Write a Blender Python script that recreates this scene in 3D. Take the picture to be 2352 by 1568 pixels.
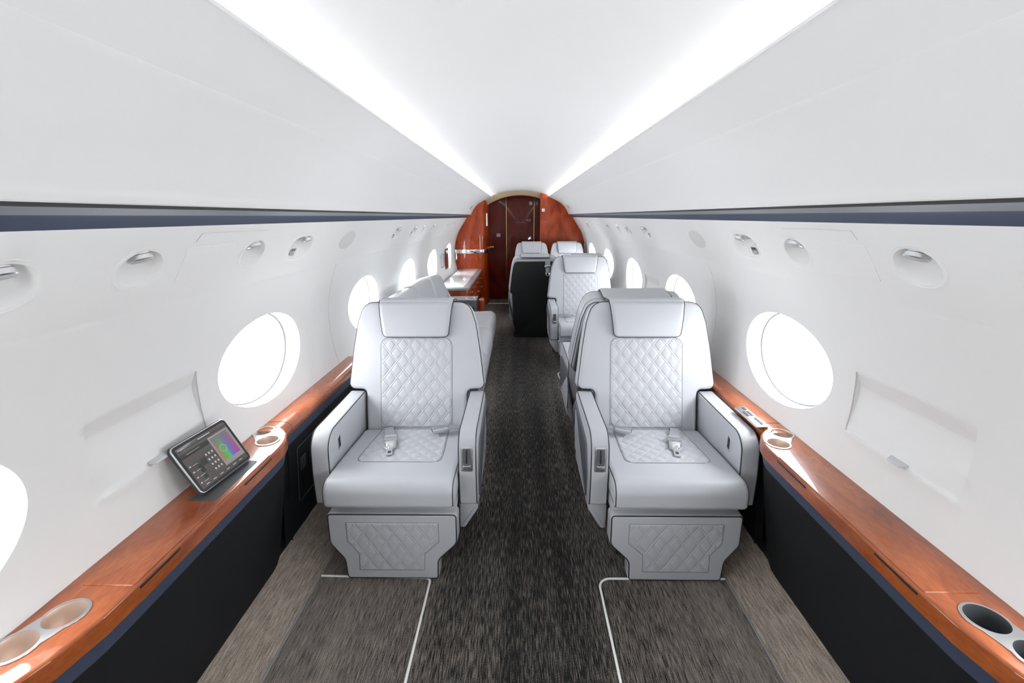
import bpy, bmesh, math, random
from mathutils import Vector, Matrix
from mathutils.geometry import tessellate_polygon
random.seed(4)
PI = math.pi
for o in list(bpy.data.objects): bpy.data.objects.remove(o)
SC = bpy.context.scene
COL = SC.collection
# ---------------------------------------------------------------- camera
FPX = 1060.0
def _n(v):
    l = math.sqrt(sum(a*a for a in v)); return [a/l for a in v]
_F = _n([17.0, 288.0, FPX]); _R = _n([_F[2], 0.0, -_F[0]])
_U = [_F[1]*_R[2]-_F[2]*_R[1], _F[2]*_R[0]-_F[0]*_R[2], _F[0]*_R[1]-_F[1]*_R[0]]
CAMP = Vector((-0.01, 0.0, 1.49))
cam_x = Vector((_R[0], _F[0], _U[0])); cam_u = Vector((_R[1], _F[1], _U[1])); cam_f = Vector((_R[2], _F[2], _U[2]))
if cam_u.z < 0:
    _U = [-a for a in _U]
    cam_x = Vector((_R[0], _F[0], _U[0])); cam_u = Vector((_R[1], _F[1], _U[1])); cam_f = Vector((_R[2], _F[2], _U[2]))
cd = bpy.data.cameras.new('camera'); co = bpy.data.objects.new('camera', cd); COL.objects.link(co)
cd.sensor_width = 36.0; cd.lens = FPX/2352*36.0; cd.clip_start = 0.02
mw = Matrix.Identity(4)
for i in range(3):
    mw[i][0] = cam_x[i]; mw[i][1] = cam_u[i]; mw[i][2] = -cam_f[i]; mw[i][3] = CAMP[i]
co.matrix_world = mw
SC.camera = co
# ---------------------------------------------------------------- world / exposure
SC.view_settings.view_transform = 'Standard'; SC.view_settings.look = 'None'
SC.view_settings.gamma = 1; SC.view_settings.use_curve_mapping = False
SC.view_settings.exposure = 0.70
W = bpy.data.worlds.new('World'); SC.world = W; W.use_nodes = True
bg = W.node_tree.nodes['Background']
bg.inputs[0].default_value = (0.93, 0.965, 1.0, 1); bg.inputs[1].default_value = 9.0
LED_STRENGTH = 9.0
# ---------------------------------------------------------------- material helpers
def setin(n, k, v):
    if k in n.inputs: n.inputs[k].default_value = v
def mat(name, col, rough=.5, metal=0, coat=0, spec=None, bump=None, emis=None, es=0, sheen=0):
    m = bpy.data.materials.new(name); m.use_nodes = True; nt = m.node_tree; b = nt.nodes['Principled BSDF']
    b.inputs['Base Color'].default_value = (*col, 1); b.inputs['Roughness'].default_value = rough
    b.inputs['Metallic'].default_value = metal; setin(b, 'Coat Weight', coat); setin(b, 'Coat Roughness', .04)
    if spec is not None: setin(b, 'Specular IOR Level', spec)
    if sheen: setin(b, 'Sheen Weight', sheen)
    if emis: b.inputs['Emission Color'].default_value = (*emis, 1); b.inputs['Emission Strength'].default_value = es
    if bump:
        tc = nt.nodes.new('ShaderNodeTexCoord'); nz = nt.nodes.new('ShaderNodeTexNoise'); bp = nt.nodes.new('ShaderNodeBump')
        nz.inputs['Scale'].default_value = bump[0]; nz.inputs['Detail'].default_value = 3
        bp.inputs['Strength'].default_value = bump[1]; bp.inputs['Distance'].default_value = bump[2]
        nt.links.new(tc.outputs['Object'], nz.inputs['Vector']); nt.links.new(nz.outputs['Fac'], bp.inputs['Height'])
        nt.links.new(bp.outputs['Normal'], b.inputs['Normal'])
    return m
def wood(name, a, b_, scale=(5, 1.3, 5), speck=.35, rough=.28, coat=1.0, spec=None):
    m = mat(name, a, rough, coat=coat, spec=spec); nt = m.node_tree; P = nt.nodes['Principled BSDF']
    tc = nt.nodes.new('ShaderNodeTexCoord'); mp = nt.nodes.new('ShaderNodeMapping'); mp.inputs['Scale'].default_value = scale
    n1 = nt.nodes.new('ShaderNodeTexNoise'); n1.inputs['Scale'].default_value = 1.6; n1.inputs['Detail'].default_value = 6; n1.inputs['Distortion'].default_value = 1.6
    n2 = nt.nodes.new('ShaderNodeTexNoise'); n2.inputs['Scale'].default_value = 26; n2.inputs['Detail'].default_value = 5
    cr = nt.nodes.new('ShaderNodeValToRGB'); cr.color_ramp.elements[0].position = .34; cr.color_ramp.elements[1].position = .68
    cr.color_ramp.elements[0].color = (*b_, 1); cr.color_ramp.elements[1].color = (*a, 1)
    mx = nt.nodes.new('ShaderNodeMix'); mx.data_type = 'FLOAT'; mx.inputs[0].default_value = speck
    L = nt.links.new
    L(tc.outputs['Object'], mp.inputs[0]); L(mp.outputs[0], n1.inputs['Vector']); L(mp.outputs[0], n2.inputs['Vector'])
    L(n1.outputs['Fac'], mx.inputs[2]); L(n2.outputs['Fac'], mx.inputs[3]); L(mx.outputs[0], cr.inputs[0]); L(cr.outputs[0], P.inputs['Base Color'])
    return m
def carpet(name, dark, light, d0, d1, grad=True):
    """striated loop pile: pale strands on a dark ground, paler overall towards the cabin sides"""
    m = mat(name, dark, .95, spec=.15, sheen=.1); nt = m.node_tree; P = nt.nodes['Principled BSDF']; L = nt.links.new
    tc = nt.nodes.new('ShaderNodeTexCoord')
    def nz(sc, det, s=1, dist=0):
        mp = nt.nodes.new('ShaderNodeMapping'); mp.inputs['Scale'].default_value = sc
        n = nt.nodes.new('ShaderNodeTexNoise'); n.inputs['Scale'].default_value = s; n.inputs['Detail'].default_value = det
        n.inputs['Distortion'].default_value = dist
        L(tc.outputs['Object'], mp.inputs[0]); L(mp.outputs[0], n.inputs['Vector']); return n.outputs['Fac']
    def mth(op, a, b=None, c=None):
        n = nt.nodes.new('ShaderNodeMath'); n.operation = op
        for i, v in enumerate((a, b, c)):
            if v is None: continue
            if isinstance(v, (int, float)): n.inputs[i].default_value = v
            else: L(v, n.inputs[i])
        return n.outputs[0]
    strand = nz((270, 17, 60), 2, 1, .4); loop = nz((600, 260, 300), 1); band = nz((9, .5, 6), 3); patch = nz((2.2, 1.1, 2), 3)
    v = mth('ADD', mth('MULTIPLY', strand, .85), mth('MULTIPLY', loop, .55))
    v = mth('ADD', v, mth('MULTIPLY', band, .30)); v = mth('ADD', v, mth('MULTIPLY', patch, .22))
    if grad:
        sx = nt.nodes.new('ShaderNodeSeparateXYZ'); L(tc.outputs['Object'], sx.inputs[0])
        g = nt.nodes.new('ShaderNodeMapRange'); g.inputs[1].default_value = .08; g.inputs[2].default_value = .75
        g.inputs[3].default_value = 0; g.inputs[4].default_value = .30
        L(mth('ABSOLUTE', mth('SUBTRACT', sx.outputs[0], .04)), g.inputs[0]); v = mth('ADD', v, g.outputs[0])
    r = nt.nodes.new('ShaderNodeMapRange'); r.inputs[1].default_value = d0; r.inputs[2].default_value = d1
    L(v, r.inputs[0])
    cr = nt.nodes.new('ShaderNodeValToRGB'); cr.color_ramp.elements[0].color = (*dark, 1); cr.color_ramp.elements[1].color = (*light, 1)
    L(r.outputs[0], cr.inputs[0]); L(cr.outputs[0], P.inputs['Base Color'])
    bp = nt.nodes.new('ShaderNodeBump'); bp.inputs['Strength'].default_value = .7; bp.inputs['Distance'].default_value = .004
    L(v, bp.inputs['Height']); L(bp.outputs[0], P.inputs['Normal'])
    return m
M = {}
M['shell'] = mat('cream_shell', (.80, .795, .785), .55, spec=.3, bump=(900, .05, .0004))
M['ceil'] = mat('headliner', (.80, .80, .795), .7, spec=.2)
M['gloss'] = mat('white_gloss', (.80, .80, .79), .25)
M['leather'] = mat('light_grey_leather', (.49, .50, .53), .40, spec=.45, bump=(420, .10, .0008))
M['leather2'] = mat('charcoal_leather', (.10, .105, .12), .45, bump=(420, .10, .0008))
M['seam'] = mat('seam_thread', (.20, .205, .22), .6)
M['piping'] = mat('dark_piping', (.022, .024, .032), .5)
M['blackshell'] = mat('black_back_shell', (.012, .0125, .013), .55)
M['base'] = mat('seat_base_black', (.02, .02, .022), .6)
M['wood'] = wood('amber_burl_wood', (.46, .122, .030), (.20, .038, .009), coat=.8, spec=.3)
M['woodred'] = wood('red_gloss_wood', (.54, .080, .008), (.22, .020, .002), (4, 4, 1.3), coat=.5, spec=.25, rough=.35)
M['wooddark'] = wood('dark_mahogany', (.17, .010, .0015), (.045, .003, .0006), (2, 2, .8), coat=.3, spec=.15)
M['blue'] = mat('navy_vinyl', (.046, .060, .104), .5)
M['bluegrey'] = mat('grey_blue_edge', (.20, .215, .24), .5)
M['framegrey'] = mat('window_frame_grey', (.16, .16, .165), .5)
M['gap'] = mat('shadow_gap', (.05, .05, .05), .7)
M['dado'] = mat('charcoal_fabric', (.012, .0128, .0148), .85, spec=.2, bump=(600, .25, .001))
M['nickel'] = mat('satin_nickel', (.62, .63, .64), .28, 1)
M['champ'] = mat('champagne_metal', (.74, .62, .54), .38, .7)
M['chrome'] = mat('chrome', (.85, .85, .86), .08, 1)
M['gold'] = mat('gold_trim', (.75, .48, .18), .2, 1)
M['dark'] = mat('black_plastic', (.015, .015, .017), .4)
M['greyplastic'] = mat('grey_plastic', (.42, .44, .46), .4)
M['slate'] = mat('slate_case', (.050, .054, .060), .6)
M['webbing'] = mat('grey_webbing', (.34, .36, .39), .7, bump=(300, .2, .001))
M['cord'] = mat('pale_cord', (.85, .85, .82), .8)
M['cordgrey'] = mat('grey_cord', (.30, .30, .31), .8)
M['counter'] = mat('white_counter', (.78, .78, .78), .12)
M['edge'] = mat('grey_edge', (.27, .28, .29), .3)
M['groove'] = mat('panel_groove', (.60, .60, .59), .7)
M['red'] = mat('red_ink', (.75, .10, .06), .5)
M['led'] = mat('led_strip', (1, 1, 1), .5, emis=(.97, .985, 1), es=LED_STRENGTH)
M['screen'] = mat('tablet_glass', (.015, .014, .014), .08, emis=(.30, .26, .25), es=.16)
M['screen2'] = mat('tablet_panel', (.02, .02, .02), .1, emis=(.62, .58, .60), es=.26)
M['screendk'] = mat('tablet_dark_bar', (.02, .02, .02), .1, emis=(.10, .11, .10), es=.15)
M['glyph'] = mat('tablet_glyph', (.02, .02, .02), .1, emis=(.85, .83, .83), es=.38)
M['tv'] = mat('wall_screen', (.10, .055, .04), .1)
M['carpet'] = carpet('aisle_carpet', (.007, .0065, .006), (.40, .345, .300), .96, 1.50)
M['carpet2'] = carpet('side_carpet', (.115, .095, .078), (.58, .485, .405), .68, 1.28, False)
# hue field on the tablet
def hue():
    m = mat('tablet_colour_field', (.02, .02, .02), .1); nt = m.node_tree; P = nt.nodes['Principled BSDF']
    tc = nt.nodes.new('ShaderNodeTexCoord'); sx = nt.nodes.new('ShaderNodeSeparateXYZ'); cr = nt.nodes.new('ShaderNodeValToRGB')
    e = cr.color_ramp.elements; e[0].position = 0; e[0].color = (.8, .18, .05, 1); e[1].position = 1; e[1].color = (.75, .03, .15, 1)
    for p, c in ((.18, (.15, .55, .08)), (.38, (.10, .75, .15)), (.55, (.15, .22, .75)), (.75, (.35, .08, .75))):
        q = e.new(p); q.color = (*c, 1)
    mr = nt.nodes.new('ShaderNodeMapRange'); mr.inputs[1].default_value = 0; mr.inputs[2].default_value = .075
    L = nt.links.new
    L(tc.outputs['Object'], sx.inputs[0]); L(sx.outputs[0], mr.inputs[0]); L(mr.outputs[0], cr.inputs[0])
    mr2 = nt.nodes.new('ShaderNodeMapRange'); mr2.inputs[1].default_value = 0; mr2.inputs[2].default_value = .10
    mr2.inputs[3].default_value = .95; mr2.inputs[4].default_value = 0.0
    L(sx.outputs[1], mr2.inputs[0])
    mx = nt.nodes.new('ShaderNodeMix'); mx.data_type = 'RGBA'; mx.inputs[7].default_value = (.22, .21, .22, 1)
    L(mr2.outputs[0], mx.inputs[0]); L(cr.outputs[0], mx.inputs[6]); L(mx.outputs[2], P.inputs['Emission Color'])
    P.inputs['Emission Strength'].default_value = .42
    return m
M['hue'] = hue()
gm = bpy.data.materials.new('window_pane'); gm.use_nodes = True
nt = gm.node_tree; nt.nodes.remove(nt.nodes['Principled BSDF'])
tr = nt.nodes.new('ShaderNodeBsdfTransparent'); gl = nt.nodes.new('ShaderNodeBsdfGlossy'); gl.inputs['Roughness'].default_value = .05
mx = nt.nodes.new('ShaderNodeMixShader'); mx.inputs[0].default_value = .04
nt.links.new(tr.outputs[0], mx.inputs[1]); nt.links.new(gl.outputs[0], mx.inputs[2])
nt.links.new(mx.outputs[0], nt.nodes['Material Output'].inputs[0]); M['pane'] = gm
# ---------------------------------------------------------------- object helpers
def link(name, data, parent=None):
    o = bpy.data.objects.new(name, data); COL.objects.link(o)
    if parent is not None: o.parent = parent
    return o
def tag(o, label=None, cat=None, group=None, kind=None):
    if label: o['label'] = label
    if cat: o['category'] = cat
    if group: o['group'] = group
    if kind: o['kind'] = kind
    return o
def thing(name, label, cat, loc=(0, 0, 0), rz=0, group=None):
    o = link(name, None); o.location = loc; o.rotation_euler = (0, 0, rz); o.empty_display_size = .1
    return tag(o, label, cat, group)
class G:
    """a growing mesh"""
    def __init__(s): s.v = []; s.f = []
    def add(s, vs, fs):
        b = len(s.v); s.v += [tuple(p) for p in vs]; s.f += [tuple(i+b for i in f) for f in fs]; return s
    def obj(s, name, m, parent=None, ang=35, recalc=True, origin=None):
        me = bpy.data.meshes.new(name)
        vs = s.v
        if origin is not None: vs = [(p[0]-origin[0], p[1]-origin[1], p[2]-origin[2]) for p in vs]
        me.from_pydata(vs, [], s.f); me.materials.append(M[m] if isinstance(m, str) else m)
        if recalc:
            bm = bmesh.new(); bm.from_mesh(me); bmesh.ops.recalc_face_normals(bm, faces=bm.faces); bm.to_mesh(me); bm.free()
        for p in me.polygons: p.use_smooth = True
        me.set_sharp_from_angle(angle=math.radians(ang)); me.update()
        o = link(name, me, parent)
        if origin is not None: o.location = origin
        return o
def rpoly(pts, rads, seg=6):
    out = []; n = len(pts)
    if isinstance(rads, (int, float)): rads = [rads]*n
    for i in range(n):
        p = Vector(pts[i]); a = Vector(pts[i-1])-p; b = Vector(pts[(i+1) % n])-p
        la, lb = a.length, b.length; a.normalize(); b.normalize(); r = rads[i]
        c = max(-1, min(1, a.dot(b))); th = math.acos(c)
        if r <= 0 or th > PI-.03: out.append(tuple(p)); continue
        t = min(r/math.tan(th/2), .48*la, .48*lb); r2 = t*math.tan(th/2)
        cen = p+(a+b).normalized()*(r2/math.sin(th/2)); s = p+a*t-cen; e = p+b*t-cen
        a0 = math.atan2(s.y, s.x); a1 = math.atan2(e.y, e.x); d = (a1-a0+PI) % (2*PI)-PI
        for k in range(seg+1):
            q = a0+d*k/seg; out.append((cen.x+r2*math.cos(q), cen.y+r2*math.sin(q)))
    return out
def area2(p): return sum(p[i-1][0]*p[i][1]-p[i][0]*p[i-1][1] for i in range(len(p)))
def inset(p, d):
    n = len(p); sg = 1 if area2(p) > 0 else -1; out = []
    for i in range(n):
        a = Vector(p[i])-Vector(p[i-1]); b = Vector(p[(i+1) % n])-Vector(p[i])
        if a.length < 1e-7: a = b
        if b.length < 1e-7: b = a
        a.normalize(); b.normalize(); na = Vector((-a.y, a.x)); nb = Vector((-b.y, b.x)); m = na+nb
        m = m/max(.6, m.dot(na)) if m.length > 1e-6 else na
        out.append((p[i][0]+sg*m.x*d, p[i][1]+sg*m.y*d))
    return out
def slab(g, out, depth, r, mp, both=False, seg=5, holes=()):
    """outline (u,v) extruded w 0..depth with a rounded rim, mapped by mp(u,v,w)"""
    rings = []
    if both:
        for k in range(seg, -1, -1):
            a = k/seg*PI/2; rings.append((r*(1-math.cos(a)), r-r*math.sin(a)))
    else: rings.append((0, 0))
    for k in range(seg+1):
        a = k/seg*PI/2; rings.append((r*(1-math.cos(a)), depth-r+r*math.sin(a)))
    n = len(out); vs = []; fs = []
    for d, w in rings:
        for (u, v) in (inset(out, d) if d > 1e-9 else out): vs.append(mp(u, v, w))
    for k in range(len(rings)-1):
        for i in range(n):
            j = (i+1) % n; fs.append((k*n+i, k*n+j, (k+1)*n+j, (k+1)*n+i))
    if not holes: fs.append(tuple(range(n)))
    top = (len(rings)-1)*n
    if not holes: fs.append(tuple(top+i for i in range(n)))
    else:
        o2 = inset(out, r); loops = [[Vector((u, v, 0)) for u, v in o2]]; idx = [top+i for i in range(n)]
        for h in holes:
            loops.append([Vector((u, v, 0)) for u, v in h])
            for (u, v) in h: idx.append(len(vs)); vs.append(mp(u, v, depth))
        for t in tessellate_polygon(loops): fs.append(tuple(idx[i] for i in t))
    g.add(vs, fs); return g
def rim(out, depth, r, mp, a=45):
    a = math.radians(a); return [mp(u, v, depth-r+r*math.sin(a)) for u, v in inset(out, r*(1-math.cos(a)))]
def box(g, x0, x1, y0, y1, z0, z1, r=.003, seg=3):
    d = z1-z0; r = min(r, d*.49, abs(x1-x0)*.49, abs(y1-y0)*.49)
    p = rpoly([(x0, y0), (x1, y0), (x1, y1), (x0, y1)], r, 4)
    return slab(g, p, d, r*.9, lambda u, v, w: (u, v, z0+w), True, seg)
def tube(g, pts, r, closed=False, n=6):
    P = [Vector(p) for p in pts]; q = [P[0]]
    for p in P[1:]:
        if (p-q[-1]).length > 1e-5: q.append(p)
    P = q; m = len(P)
    if closed and (P[0]-P[-1]).length < 1e-5: P.pop(); m -= 1
    vs = []; nrm = None
    for i in range(m):
        if closed: t = P[(i+1) % m]-P[i-1]
        else: t = P[min(i+1, m-1)]-P[max(i-1, 0)]
        if t.length < 1e-9: t = Vector((0, 1, 0))
        t.normalize()
        if nrm is None:
            nrm = t.orthogonal().normalized()
        nrm = nrm-t*nrm.dot(t)
        nrm = nrm.normalized() if nrm.length > 1e-6 else t.orthogonal().normalized()
        b = t.cross(nrm)
        for k in range(n):
            a = 2*PI*k/n; vs.append(P[i]+(nrm*math.cos(a)+b*math.sin(a))*r)
    fs = []
    for i in range(m if closed else m-1):
        j = (i+1) % m
        # match twist on closure
        for k in range(n):
            fs.append((i*n+k, i*n+(k+1) % n, j*n+(k+1) % n, j*n+k))
    if not closed: fs += [tuple(range(n))[::-1], tuple((m-1)*n+k for k in range(n))]
    return g.add(vs, fs)
def lathe(g, prof, mp, n=28, cap=(True, True)):
    """prof: (radius,height) list; mp(x,y,h)"""
    vs = []; fs = []
    for r, h in prof:
        for k in range(n):
            a = 2*PI*k/n; vs.append(mp(r*math.cos(a), r*math.sin(a), h))
    for i in range(len(prof)-1):
        for k in range(n):
            l = (k+1) % n; fs.append((i*n+k, i*n+l, (i+1)*n+l, (i+1)*n+k))
    if cap[0]: fs.append(tuple(range(n)))
    if cap[1]: fs.append(tuple((len(prof)-1)*n+k for k in range(n)))
    return g.add(vs, fs)
def grid(g, nu, nv, fn):
    vs = [fn(i/nu, j/nv) for j in range(nv+1) for i in range(nu+1)]
    fs = [(j*(nu+1)+i, j*(nu+1)+i+1, (j+1)*(nu+1)+i+1, (j+1)*(nu+1)+i) for j in range(nv) for i in range(nu)]
    return g.add(vs, fs)
def copy_tree(o, parent=None, skip=()):
    c = o.copy(); COL.objects.link(c)
    if parent is not None: c.parent = parent
    for ch in list(o.children):
        if ch.name not in skip: copy_tree(ch, c)
    return c
def sm(a, b, x):
    t = max(0, min(1, (x-a)/(b-a))); return t*t*(3-2*t)
# ---------------------------------------------------------------- cabin section
YB, YF = -1.4, 8.04      # behind the camera / forward bulkhead
def wx(z):  # half width of the sidewall at height z
    t = (z-.88)
    return 1.108-.50*t*t-(.30*t*t*t if t > 0 else -.15*t*t*t)
def wall(s, y, z, w=0):
    e = .01; dx = (wx(z+e)-wx(z-e))/(2*e); n = math.hypot(1, dx)
    return (s*(wx(z)+w/n), y, z-w*dx/n)
ZT, ZBm = 1.252, .52
RA = (.885, 1.468); RB = (1.022, 1.254); RL = math.hypot(RB[0]-RA[0], RB[1]-RA[1])
RD = ((RB[0]-RA[0])/RL, (RB[1]-RA[1])/RL); RN = (-RD[1], RD[0])   # outward normal (x up-out)
def rail(s, y, t, w=0):
    return (s*(RA[0]+RD[0]*t+RN[0]*w), y, RA[1]+RD[1]*t+RN[1]*w)
def strip(name, prof, m, s, y0=YB, y1=YF, label=None, kind='structure', ny=1, parent=None, ang=30):
    g = G(); vs = []; n = len(prof)
    for j in range(ny+1):
        y = y0+(y1-y0)*j/ny
        for x, z in prof: vs.append((s*x, y, z))
    fs = [(j*n+i, j*n+i+1, (j+1)*n+i+1, (j+1)*n+i) for j in range(ny) for i in range(n-1)]
    g.add(vs, fs); o = g.obj(name, m, parent, ang=ang, recalc=False)
    return tag(o, label, kind=kind)
def bez(pts, n):
    """Catmull-Rom"""
    P = [Vector(p) for p in pts]; P = [P[0]*2-P[1]]+P+[P[-1]*2-P[-2]]; out = []
    for i in range(1, len(P)-2):
        for k in range(n):
            t = k/n; a, b, c, d = P[i-1], P[i], P[i+1], P[i+2]
            out.append(tuple(.5*((2*b)+(c-a)*t+(2*a-5*b+4*c-d)*t*t+(3*b-a-3*c+d)*t**3)))
    out.append(tuple(P[-2])); return out
WIN_Y = [.565+1.325*k for k in range(-1, 6)]
WA, WBz, WZ = .322, .186, .905
TRAYS = {1: (1.2275, 3.8775), -1: (1.2275,)}
def build_wall(s, name):
    g = G(); NS = 144; z0, z1 = ZBm, ZT
    hw = .36
    def bz(v): return WZ+(z1-WZ)*v if v > 0 else WZ+(WZ-z0)*v
    def plain(y0, y1, tray=None):
        if tray is None:
            zr = [bz(-1+2*k/(NS//4)) for k in range(NS//4+1)]; vs = [wall(s, y, z) for z in zr for y in (y0, y1)]
            g.add(vs, [(2*j, 2*j+1, 2*j+3, 2*j+2) for j in range(len(zr)-1)]); return
        ya, yb, za, zb = tray-.183, tray+.232, .785, .99
        cols = [y0, ya-.03, ya-.004, ya+.002]+[ya+(yb-ya)*k/8 for k in range(1, 8)]+[yb-.002, yb+.002, yb+.03, y1]
        rows = [q for q in [bz(-1+2*k/(NS//4)) for k in range(NS//4+1)] if q < za-.013 or q > zb+.011]+[za-.012, za-.004, za]+[za+(zb-za)*k/8 for k in range(1, 8)]+[zb-.006, zb, zb+.01]
        rows += [q for q in [bz(-1+2*k/(NS//4)) for k in range(NS//4+1)] if za-.013 <= q <= zb+.011 and min(abs(q-r_) for r_ in rows) > .0015]
        cols = sorted(cols); rows = sorted(rows); vs = []
        for z in rows:
            for y in cols:
                ins = (ya+.001 < y < yb-.001) and (za-.001 < z < zb-.003)
                w = 0
                if ins: w = .0015+.015*sm(za, .935, z)*max(0, min(1, (zb-.002-z)/.05))
                elif za-.013 < z < za-.001 and ya < y < yb: w = -.005
                if y in (y0, y1):
                    zr = [bz(-1+2*k/(NS//4)) for k in range(NS//4+1)]; k = max(0, min(len(zr)-2, sum(1 for q in zr if q <= z)-1))
                    f = (z-zr[k])/(zr[k+1]-zr[k]); p = Vector(wall(s, y, zr[k])).lerp(Vector(wall(s, y, zr[k+1])), f); vs.append(tuple(p))
                else: vs.append(wall(s, y, z, w))
        n = len(cols)
        g.add(vs, [(j*n+i, j*n+i+1, (j+1)*n+i+1, (j+1)*n+i) for j in range(len(rows)-1) for i in range(n-1)])
    edges = [YB]
    for yc in WIN_Y: edges += [yc-hw, yc+hw]
    edges.append(YF)
    for i in range(0, len(edges), 2):
        y0, y1 = edges[i], edges[i+1]; tr = [t for t in TRAYS[s] if y0 < t < y1]
        if y1 > y0+.01: plain(y0, y1, tr[0] if tr else None)
    rings = [('m', 1.0), ('m', .75), ('m', .5), ('m', .28), ('m', .13), ('m', .04), (1.0, .0), (.992, .004), (.978, .010), (.962, .022), (.945, .036), (.930, .052), (.905, .062), (.885, .066)]
    for yc in WIN_Y:
        vs = []; vb = len(g.v)
        # boundary rectangle points by angle
        B = []
        nseg = NS//4
        for k in range(NS):
            q = k/NS*4; side = int(q); f = q-side
            if side == 0: B.append((hw, -1+2*f))
            elif side == 1: B.append((hw*(1-2*f), 1))
            elif side == 2: B.append((-hw, 1-2*f))
            else: B.append((hw*(-1+2*f), -1))
        for a, b in rings:
            for k in range(NS):
                th = 2*PI*(k/NS)-PI/4
                th = math.atan2(math.sin(th), math.cos(th))
                ey, ez = yc+WA*math.cos(th), WZ+WBz*math.sin(th)
                if a == 'm':
                    by, bzz = yc+B[k][0], bz(B[k][1]); vs.append(wall(s, ey+(by-ey)*b, ez+(bzz-ez)*b, .0))
                else:
                    vs.append(wall(s, yc+WA*a*math.cos(th), WZ+WBz*a*math.sin(th)*(1+(1-a)*.3), b))
        nr = len(rings)
        g.add(vs, [(i*NS+k, i*NS+(k+1) % NS, (i+1)*NS+(k+1) % NS, (i+1)*NS+k) for i in range(nr-1) for k in range(NS)])
    o = g.obj(name, 'shell', ang=50, recalc=False)
    return tag(o, kind='structure')
for s, nm in ((-1, 'wall_left'), (1, 'wall_right')): build_wall(s, nm)
# windows: inner frame ring + pane + daylight portal
wn = 0
for s in (-1, 1):
    for yc in WIN_Y:
        wn += 1
        g = G(); n = 48; vs = []
        for k in range(n):
            a = 2*PI*k/n; vs.append(wall(s, yc+WA*.89*math.cos(a), WZ+WBz*.92*math.sin(a), .067))
        g.add(vs, [tuple(range(n))])
        p = g.obj('window_%d' % wn, 'pane', recalc=False); tag(p, kind='structure')
        g = G(); tube(g, [wall(s, yc+WA*.90*math.cos(2*PI*k/n), WZ+WBz*.93*math.sin(2*PI*k/n), .060) for k in range(n)], .004, True)
        g.obj('window_frame', 'framegrey', p)
        ld = bpy.data.lights.new('daylight_portal', 'AREA'); ld.shape = 'ELLIPSE'; ld.size = .66; ld.size_y = .40
        ld.cycles.is_portal = True
        lo = link('daylight_portal', ld); c = wall(s, yc, WZ, .085); lo.location = c
        lo.rotation_euler = Vector((-s, 0, 0)).to_track_quat('-Z', 'Y').to_euler()
        lo.rotation_euler = Matrix(((0, 0, s*1.0), (s*1.0*1, 0, 0), (0, 1, 0))).to_euler() if False else Vector((-s, 0, 0)).to_track_quat('-Z', 'Z').to_euler()
# ---- ceiling and overhead panels
cp = bez([(-.478, 1.822), (-.40, 1.851), (-.27, 1.878), (-.13, 1.891), (0, 1.895), (.13, 1.891), (.27, 1.878), (.40, 1.851), (.478, 1.822)], 4)
strip('ceiling', cp, 'ceil', 1)
up = [(.478, 1.803), (.466, 1.797), (.463, 1.800)]
tn = 0
def trim(prof, m, s, **k):
    global tn; tn += 1
    return strip('trim_%d' % tn, prof, m, s, **k)
for s in (-1, 1):
    a = bez([(.463, 1.802), (.50, 1.789), (.56, 1.763), (.618, 1.735)], 5)
    b = bez([(.620, 1.732), (.68, 1.694), (.75, 1.628), (.795, 1.555), (.806, 1.530), (.812, 1.519)], 6)
    trim([(.484, 1.799), (.466, 1.7975)]+a+b+[(.822, 1.516), (.85, 1.522)], 'ceil', s)
    trim([(.846, 1.53), (.846, 1.509)], 'gap', s)
    trim([(.846, 1.509), (.866, 1.495)], 'bluegrey', s)
    trim([(.866, 1.495), (.872, 1.490), (.884, 1.468)], 'blue', s)
    # led cove
    g = G(); grid(g, 1, 20, lambda u, v: (s*.4795, YB+.02+(YF-YB-.04)*v, 1.8015+.0195*u))
    o = g.obj('cove_light', 'led', recalc=False)
    tag(o, 'bright white light strip tucked along the %s edge of the centre ceiling panel' % ('left' if s < 0 else 'right'), 'light', 'ceiling light strips')
    # back strip of the cove
    # wall seam
    for yy in (2.6,):
        g = G(); tube(g, [wall(s, yy-.02*math.sin((z-.6)*3), z, .0005) for z in [.64+.6*k/14 for k in range(15)]], .0013)
        tn += 1; tag(g.obj('trim_%d' % tn, 'groove'), kind='structure')
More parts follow.
